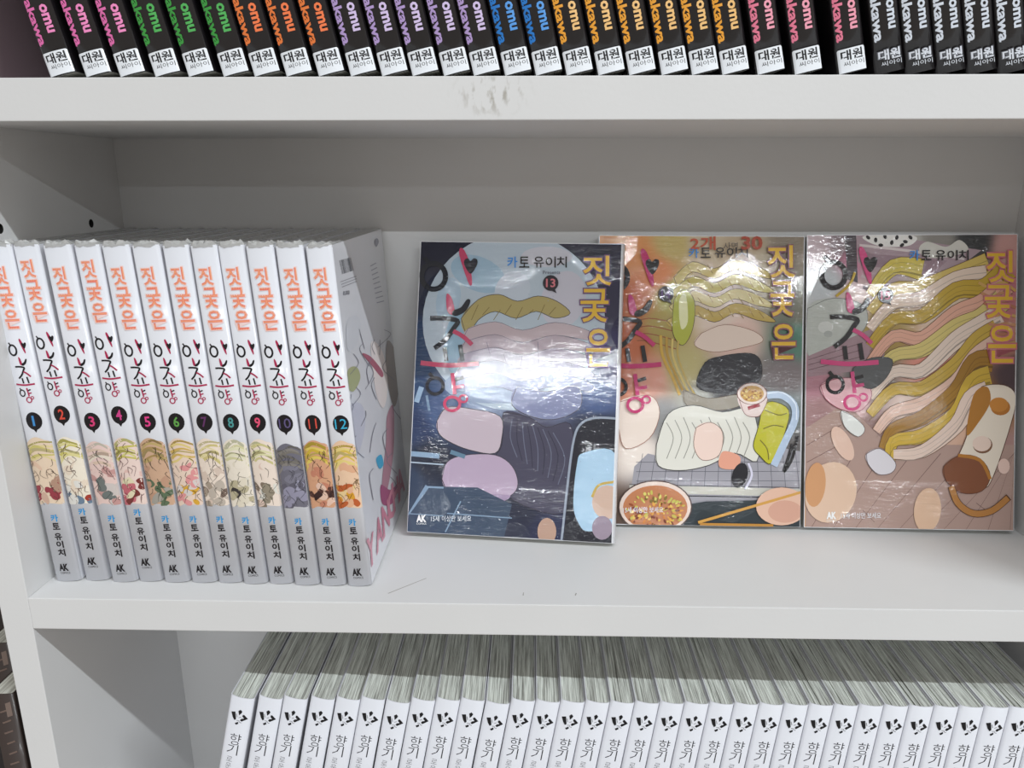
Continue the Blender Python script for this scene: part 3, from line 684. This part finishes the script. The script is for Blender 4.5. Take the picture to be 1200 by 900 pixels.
    for k in range(40):
        t = rn.uniform(0, 6.28); q = rn.uniform(0, 1) ** .5; a.ell(881 + 12 * q * math.cos(t), 461 + 8 * q * math.sin(t), 1.5, 1, rn.choice(((226, 200, 110), (150, 90, 40), (220, 180, 90))), 6)
    a.poly([(745, 614), (735, 600), (826, 586), (945, 584), (945, 620)], (44, 54, 60), False)
    a.ell(766, 592, 43.5, 31, (80, 60, 56), 32); a.ell(766, 592, 42, 29.6, (226, 206, 194), 32); a.ell(766, 593, 38, 26, (190, 124, 84), 32)
    for k in range(150):
        t = rn.uniform(0, 6.28); q = rn.uniform(0, 1) ** .5; x = 766 + 35 * q * math.cos(t); y = 596 + 21 * q * math.sin(t)
        a.ell(x, y, rn.uniform(1.2, 3.4), rn.uniform(.9, 2), rn.choice(((206, 130, 60), (222, 160, 70), (120, 56, 36), (200, 184, 80), (150, 76, 44), (226, 190, 90)) if y > 588 else ((196, 190, 90), (216, 206, 110), (130, 110, 50))), 7, t)
    a.ell(914, 592, 30, 22, (222, 182, 160), 28); a.ell(918, 598, 20, 13, (208, 160, 140), 24)
    a.stroke([(816, 610), (940, 576)], 3.3, (206, 154, 76), False); a.stroke([(818, 612), (904, 614)], 3, (186, 132, 58), False)
    h = heading(hm, W_, H_, 213, 1, ((900, 288, 932, 326), (903, 330, 931, 371), (904, 380, 932, 421)), (128, 84, 92), (807, 290, 878, 302), ('14', (780, 344)), (88, 62, 116), (711, 599), ak=False, crim=(180, 44, 100))
    s = Art(hm, r)
    s.text('2개', 809, 293, 839, 277, (176, 76, 46), .02, res=3); s.text('사면', 848, 293, 865, 284, (70, 60, 60), .0, res=3); s.text('30', 869, 293, 894, 277, (160, 66, 44), .03, res=3)
    return [('cover_picture', a)] + h + [('sale_lettering', s)]
def art15(hm, W_, H_):
    r = (.4, W_ - 2.0, .4, H_ - .4); a = Art(hm, r, k=1.0)
    a.wash([(955, 290, (196, 176, 182)), (985, 285, (120, 100, 106)), (1000, 300, (196, 130, 154)), (1030, 305, (176, 156, 160)), (1060, 285, (186, 182, 176)), (1100, 280, (140, 136, 130)), (1140, 283, (56, 58, 60)), (1185, 290, (204, 156, 150)), (1180, 340, (196, 120, 130)), (965, 330, (196, 202, 206)),
            (958, 380, (186, 190, 186)), (985, 400, (180, 184, 178)), (1000, 350, (214, 190, 184)), (1030, 390, (168, 140, 66)), (1100, 350, (226, 204, 186)), (1130, 400, (226, 200, 182)), (1120, 330, (222, 196, 160)), (1170, 400, (196, 134, 116)), (1186, 440, (78, 60, 66)), (955, 440, (180, 130, 142)),
            (1015, 440, (92, 90, 90)), (1000, 475, (224, 186, 186)), (960, 490, (162, 126, 126)), (1095, 430, (222, 142, 126)), (1065, 480, (230, 206, 194)), (1115, 480, (222, 184, 164)), (1150, 465, (176, 118, 54)), (1185, 540, (170, 134, 130)), (985, 545, (218, 184, 160)), (1035, 570, (172, 144, 134)),
            (958, 590, (206, 160, 126)), (1060, 605, (176, 146, 134)), (1085, 600, (214, 172, 142)), (1155, 605, (168, 134, 126)), (1020, 500, (150, 120, 116))], (.4, W_ - 2.0, .4, H_ - .4))
    line = (88, 52, 36)
    # shelf and bed-like slabs at the top, round table
    a.poly([(988, 274), (1002, 274), (1004, 330), (992, 326)], (76, 68, 74), False); a.poly([(1002, 274), (1060, 278), (1150, 292), (1100, 330), (1004, 306)], (168, 146, 154), False)
    a.poly([(1004, 290), (1020, 296), (1110, 304), (1095, 318), (1008, 310)], (150, 126, 136), False); a.stroke([(1006, 286), (1060, 292), (1130, 302)], 3, (216, 204, 204), False)
    a.stroke([(1008, 322), (1040, 332), (1070, 336)], 3, (196, 176, 180), False); a.stroke([(1010, 335), (1050, 350)], 4, (120, 104, 112), False)
    a.poly([(1012, 275), (1070, 275), (1066, 286), (1040, 288), (1020, 284)], (232, 230, 226)); rn = random.Random(3)
    for x, y in ((1016, 277), (1025, 280), (1036, 276), (1044, 283), (1050, 277), (1060, 282), (1031, 286), (1056, 286), (1066, 277)): a.ell(x, y, 3, 2.1, (26, 22, 24), 8, rn.uniform(0, 3))
    a.poly([(1076, 290), (1086, 282), (1108, 288), (1124, 280), (1134, 292), (1110, 300), (1084, 300)], (210, 208, 200))
    a.poly([(945, 360), (975, 348), (1010, 356), (1014, 380), (990, 402), (946, 416)], (186, 190, 184), line=(120, 124, 120), lw=.8); a.ell(966, 382, 9, 7, (206, 208, 204)); a.ell(969, 390, 5, 4, (170, 174, 170))
    a.poly([(945, 416), (1020, 384), (1040, 400), (1030, 430), (945, 440)], (160, 132, 140), False)
    for k in range(3): a.stroke([(946, 420 + 6 * k), (1010, 400 + 8 * k)], .8, (110, 84, 92), False)
    # floor boards
    a.poly([(943, 500), (990, 470), (1040, 520), (1196, 520), (1196, 624), (943, 624)], (174, 146, 136), False)
    for k in range(10): a.stroke([(950 + 26 * k, 624), (1000 + 34 * k, 530)], .8, (116, 88, 84), False)
    for p0, p1 in (((944, 520), (985, 496)), ((944, 540), (978, 522)), ((1010, 596), (1024, 610)), ((1144, 588), (1160, 600))): a.stroke([p0, p1], .7, (116, 88, 84), False)
    # mustard drapery swirling round pale folds
    gold = (192, 160, 50); gold2 = (162, 118, 40); gold3 = (212, 192, 84)
    # loose scarf-like ribbons of mustard, straw and rose blowing from upper right to lower left
    rn = random.Random(15)
    cols = [gold3, (208, 182, 96), (228, 206, 188), gold, (224, 170, 148), (214, 196, 120), (232, 212, 198), (200, 168, 70), (226, 190, 172), gold2, (206, 172, 62), (228, 204, 190)]
    for k, c in enumerate(cols):
        d = k * 20 - 40
        p = [(1190 - k * 3, 296 + d * .9), (1160 - k * 2, 318 + d * .8 + rn.uniform(-6, 6)), (1120, 322 + d + rn.uniform(-6, 6)), (1080, 352 + d + rn.uniform(-6, 6)), (1046, 356 + d + rn.uniform(-6, 6)), (1018 + max(0, k - 7) * 8, 384 + d)]
        q = [(x, y) for x, y in p if 300 < y < 552 and x < 1186]
        if len(q) > 2:
            a.stroke(q, 27, (104, 72, 44), True, 12); a.stroke(q, 25.6, c, True, 10.6)
            a.stroke([(x, y + 2) for x, y in q], .8, tuple(v * .86 for v in c), True, .4); a.stroke([(x, y + 7) for x, y in q], 2.6, tuple(v * .72 for v in c), True, .5); a.stroke([(x, y - 4) for x, y in q], .9, tuple(v * .8 for v in c), True, .4)
    for k in range(7): a.stroke([(1146 + k * 3, 330 + k * 12), (1160 + k * 2, 336 + k * 11), (1174 + k, 330 + k * 12), (1190, 340 + k * 10)], 3.4, ((206, 164, 92), (196, 140, 100), (184, 120, 92))[k % 3])
    # spotted cushion roll with brown end
    a.poly([(1142, 470), (1150, 452), (1176, 450), (1190, 462), (1186, 490), (1164, 556), (1150, 570), (1120, 548), (1132, 510)], (228, 216, 200), line=line, lw=.9)
    a.poly([(1140, 462), (1156, 452), (1160, 470), (1146, 494), (1132, 508)], (172, 116, 44)); a.ell(1172, 476, 11.5, 9.5, (176, 112, 42)); a.ell(1170, 473, 11, 8.5, (196, 130, 54)); a.ell(1151, 520, 11.6, 10, (120, 84, 60)); a.ell(1150, 518.5, 11, 9, (228, 204, 190))
    a.ell(1176, 545, 7, 9, (226, 196, 184)); a.poly([(1105, 545), (1124, 532), (1148, 536), (1160, 556), (1150, 574), (1126, 576), (1108, 562)], (126, 74, 46), line=line, lw=.8)
    a.stroke([(1122, 532), (1148, 538), (1160, 560)], 4, (176, 116, 44)); a.stroke([(1114, 568), (1122, 588), (1140, 600), (1162, 597), (1182, 581)], 8.5, (84, 52, 32)); a.stroke([(1114, 568), (1122, 588), (1140, 600), (1162, 597), (1181, 582)], 7, (178, 122, 62))
    # pale stones at the lower left and bottom
    a.ell(972, 575, 30, 36, (222, 190, 166), 28, .3); a.ell(954, 566, 12, 26, (206, 152, 108), 22, .1); a.ell(986, 518, 10, 22, (224, 190, 172), 20, -.5); a.ell(1086, 596, 16, 26, (220, 184, 156), 24, .1)
    a.poly([(960, 450), (980, 442), (1010, 444), (1020, 462), (1006, 480), (984, 478), (966, 466)], (222, 176, 182), line=(150, 70, 90), lw=.8)
    a.poly([(998, 430), (1020, 418), (1044, 420), (1038, 440), (1020, 454), (1002, 446)], (86, 88, 90), line=(50, 50, 52), lw=.8); a.poly([(984, 480), (998, 486), (1012, 500), (1004, 510), (988, 498)], (226, 228, 224), line=(110, 100, 100), lw=.7)
    a.poly([(1014, 530), (1030, 524), (1048, 540), (1044, 552), (1028, 554), (1016, 542)], (218, 214, 220), line=(110, 96, 100), lw=.8)
    a.stroke([(978, 346), (994, 332), (1000, 318)], 3, gold)
    h = heading(hm, W_, H_, 467, -2, ((1155, 293, 1188, 330), (1153, 333, 1186, 372), (1157, 380, 1190, 424)), (190, 110, 120), (1064, 292, 1135, 304), ('15', (1036, 345)), (196, 110, 140), (967, 606), crim=(196, 66, 120))
    return [('cover_picture', a)] + h

facing('comic volume 13, dark blue moonlit cover with strong glare, leaning face out', 303.06, 76.2, .3183, -.091, -.0052, 129.2, 183.6, 12.0,
       [(492.5, 281.5), (733, 285), (477, 621.5), (722, 637)], art13)
facing('comic volume 14, orange and green cover with noodle bowl, leaning face out', 421.9, 92.6, .2430, 0.0, -.0045, 131.3, 184.8, 10.2,
       [(702, 274), (948, 277), (696, 612), (939, 617)], art14)
facing('comic volume 15, mustard and pink cover with floor boards, leaning face out', 553.85, 91.2, .2490, -.035, .0085, 130.2, 185.4, 9.6,
       [(944, 274), (1196, 273), (941, 616), (1191.5, 621)], art15)

# ------------------------------------------------------------------ upper shelf: black spines leaning left
thu = 12.9; hw = thu / 2; HU = 186.0; ANG = -0.235
UP = [58, 101, 142, 184, 224, 265.7, 302.7, 340.7, 379, 417, 454, 490, 527, 562, 599, 635, 671, 708, 744, 781.7, 815, 852, 893, 936, 987, 1030, 1063, 1100, 1135, 1171, 1207]
CL = ['pink'] * 3 + ['green'] * 3 + ['orange'] * 3 + ['lilac'] * 5 + ['blue'] * 2 + ['amber'] * 6 + ['rose'] * 3 + ['white'] * 6
CV = {'pink': ((222, 110, 172), (226, 130, 182)), 'green': ((60, 150, 66), (66, 160, 74)), 'orange': ((228, 122, 62), (226, 110, 56)), 'lilac': ((176, 152, 204), (196, 178, 214)), 'blue': ((40, 118, 196), (70, 140, 210)),
      'amber': ((232, 160, 56), (224, 178, 112)), 'rose': ((222, 120, 146), (226, 150, 168)), 'white': ((206, 212, 222), (198, 204, 214))}
P = on_spine(hw)
um = {'cover': cover_mesh('cover', hw, 128, HU), 'pages': pages_mesh('page_block', hw, 128, HU, 77)}
def ux(px): return 140.9 + (px - 0) * 0.38164 - 1.28e-6 * (px - 600) ** 2 * 0 if False else (162.4 + (px - 58) * (583.6 - 162.4) / (1171 - 58))
protos = {}
ORD = ['first', 'second', 'third', 'fourth', 'fifth', 'sixth']
count = {}
for i, (px, cn) in enumerate(zip(UP, CL)):
    count[cn] = count.get(cn, 0) + 1
    n_ = count[cn]; tot = CL.count(cn)
    lab = 'top-shelf black comic with %s lettering, %s from the left of the %s %s ones' % (cn, ORD[n_ - 1], {2: 'two', 3: 'three', 5: 'five', 6: 'six'}[tot], cn)
    if cn == 'white' and n_ == 6: lab = 'top-shelf black comic with white lettering, at the right end, cut by the frame'
    if cn not in protos:
        t = empty('comic_book', lab, 'book', 'black comics leaning on the top shelf')
        link('cover', um['cover'], M_bcover, t); link('page_block', um['pages'], M_paper, t)
        a = Art(k=1.1); c1, c2 = CV[cn]
        a.text('akawa', -5.6, 13.4, -1.6, 32.6, c1, .03, rot=1); a.text('omu', .5, 17.6, 3.9, 29.4, c2, .035, rot=1)
        link('author_lettering', a.mesh('author_lettering', P, maxlen=1.3), M_print, t)
        a = Art(k=1.1)
        ink = (30, 30, 34)
        if cn != 'white':
            q = [(-5.9, .4), (-5.9, 9.7), (-5.5, 10.2), (5.3, 10.2), (5.8, 9.7), (5.8, .4)]
            a.poly(q, (224, 228, 236), False)
        else:
            ink = (206, 210, 218); a.text('대원', -5.1, 5.0, 5.1, 9.9, (90, 92, 98), .07)
        a.text('대원', -4.7, 5.3, 4.7, 9.6, ink, .028); a.text('씨아이', -3.8, 2.9, 5.0, 4.9, ink, .0)
        tag(link('publisher_label', a.mesh('publisher_label', P, maxlen=1.3), M_print, t), 'white publisher label' if cn != 'white' else 'white publisher lettering on black')
        protos[cn] = t
    else: t = copy_thing(protos[cn], lab)
    rot = Matrix.Rotation(ANG, 4, 'Y'); off = rot @ Vector((hw * S, 0, 0))
    xu = ux(px) if i == 0 else max(ux(px), xu + 13.32)
    t.matrix_world = Matrix.Translation(Vector((xu, 4.0, H + T + .05)) * S + off) @ rot
# ------------------------------------------------------------------ lower shelf: white spines with the broken-square emblem
LX = [269.5, 302.5, 332, 364, 394, 421, 449.5, 478, 507, 535.5, 564, 595, 624, 655, 685.5, 715, 744, 772.5, 801, 829.5, 858, 888, 917, 946, 975, 1004, 1032.6, 1062, 1091, 1120.5, 1153, 1180.5, 1210]
LZ = {0: 0, 5: .3, 6: -1.7, 8: .4, 9: .4, 10: -1.5, 11: .5}
thl = 13.55; hw = thl / 2; HL = 185.0; Pl = on_spine(hw, 1.3)
cml, pml = cover_mesh('cover', hw, 128, HL, 1.3), [pages_mesh('page_block', hw, 128, HL, 100 + k, .8) for k in range(4)]
em = Art(k=1.05); tp = HL - 12.9
E_ = lambda pts: [((x - 188) / 5 / 2.1 + .3, tp - (y - 585) / 5 / 1.78) for x, y in pts]
INK = (22, 22, 26)
for pts in ([(136, 563), (160, 556), (172, 598), (163, 606), (150, 592)], [(178, 548), (190, 538), (202, 548), (197, 560), (186, 572)], [(208, 566), (216, 566), (240, 588), (206, 606), (196, 600), (202, 590), (218, 587), (206, 576)], [(168, 622), (186, 611), (190, 622), (176, 631)]):
    em.poly(E_(pts), INK, False)
for pts in ([(168, 566), (176, 585)], [(186, 586), (200, 580)], [(176, 604), (190, 603), (194, 612)], [(196, 612), (206, 614)]): em.stroke(E_(pts), .3, (120, 120, 124), False)
me_e = em.mesh('emblem', Pl, maxlen=1.3)
tl = Art(k=1.05)
tl.text('향', -2.9, HL - 31.6, 3.5, HL - 24.0, (40, 40, 46), -.008); tl.text('기', -3.6, HL - 38.6, 2.7, HL - 31.4, (40, 40, 46), -.008)
tl.text('로', -3.0, HL - 43.2, .4, HL - 39.8, (130, 130, 136), -.01); tl.text('운', -3.0, HL - 48.0, .4, HL - 44.2, (130, 130, 136), -.01)
me_t = tl.mesh('title_lettering', Pl, maxlen=1.3)
def xl_(px):  # pixel column of the measured spine tops to millimetres along the shelf
    tab = [(269.5, 210.5), (302.5, 226.55), (394, 270.9), (507, 325.6), (624, 381.7), (829.5, 479.5), (1062, 588.8), (1180.5, 644.2), (1240, 672)]
    for (a, b_), (c, d) in zip(tab, tab[1:]):
        if px <= c: return b_ + (px - a) * (d - b_) / (c - a)
ORDN = ['leftmost', 'second', 'third', 'fourth', 'fifth', 'sixth', 'seventh', 'eighth', 'ninth', 'tenth', 'eleventh', 'twelfth', 'thirteenth', 'fourteenth', 'fifteenth', 'sixteenth', 'seventeenth']
nL = len(LX); prev = None; FL = -T - 235.6
for i, px in enumerate(LX):
    if i == 0: where = 'leftmost of the bottom row'
    elif i == nL - 1: where = 'rightmost of the bottom row, cut by the frame'
    elif i <= 16: where = '%s from the left in the bottom row' % ORDN[i]
    else: where = '%s from the right in the bottom row' % ORDN[nL - 1 - i]
    low = LZ.get(i, 0)
    lab = 'white-spined paperback with black emblem, ' + where
    if prev is None:
        t = empty('comic_book', lab, 'book', 'white paperbacks in a row on the bottom shelf')
        link('cover', cml, M_lcover, t); link('page_block', pml[0], M_greypaper, t); link('emblem', me_e, M_print, t); link('title_lettering', me_t, M_print, t); prev = t
    else:
        t = copy_thing(prev, lab)
        for ch in t.children:
            if ch.data in pml:
                ch.data = pml[i % 4]
                if not ch.data.materials: ch.data.materials.append(M_greypaper)
    x = xl_(px)
    if i: x = max(x, last_x + gap_ + max(0, LZ.get(i, 0) - LZ.get(i - 1, 0)) * .25)
    ang = 0.235 - 0.185 * (x - 210) / 430
    last_x = x; gap_ = thl / math.cos(ang) + 0.2
    # top-left corner at (x, -66)
    rot = Matrix.Rotation(ang, 4, 'Y')
    ztop = -66.2 + low; need = (ztop - FL - thl * math.sin(ang)) / math.cos(ang)
    sc = need / HL
    tl_local = Vector((-hw, 0, HL * sc)); pos = Vector((x, 10.0, ztop)) - (rot @ tl_local)
    t.matrix_world = Matrix.Translation(pos * S) @ rot @ Matrix.Diagonal((1, 1, sc, 1))

# ------------------------------------------------------------------ dark books in the neighbouring bay
cmb = cover_mesh('cover', 7.0, 110, 190, .8)
for (xr, y, zt, lab) in ((75.4, 26, -45.5, 'dark brown book left of the side panel, the taller one set farther back'), (90.3, 3, -62.4, 'dark brown book left of the side panel, the lower one in front')):
    t = empty('dark_book', lab, 'book', 'dark books in the bay to the left')
    h = zt - (-T - 240); 
    link('cover', cover_mesh('cover', 7.0, 110 if y < 10 else 100, h, .8), M_brown, t); link('page_block', pages_mesh('page_block', 7.0, 110 if y < 10 else 100, h, 5), M_paper, t)
    a = Art(k=1.0); rn = random.Random(int(y))
    for k in range(6): a.stroke([(-2 + rn.uniform(0, 1), h - 12 - k * 7), (3.5, h - 10 - k * 7)], 1.0, (110, 92, 84), False)
    a.poly([(2, h - 6), (5, h - 5), (5, h - 14), (2, h - 15)], (120, 104, 96), False)
    link('spine_lettering', a.mesh('spine_lettering', on_spine(7.0, .8), maxlen=1.3), M_print, t)
    t.location = Vector((xr - 7.0, y, -T - 240)) * S

# thin dark book against the side panel at the left end of the top shelf
t = empty('comic_book', 'thin dark grey book flat against the side panel at the top left', 'book')
link('cover', cover_mesh('cover', 3.2, 128, 200, .4), plain('dark_mauve_cover', (170, 146, 154), 0.4, coat=0.3), t); link('page_block', pages_mesh('page_block', 3.2, 128, 200, 3), M_paper, t)
t.location = Vector((XL + 3.4, 6, H + T + .05)) * S
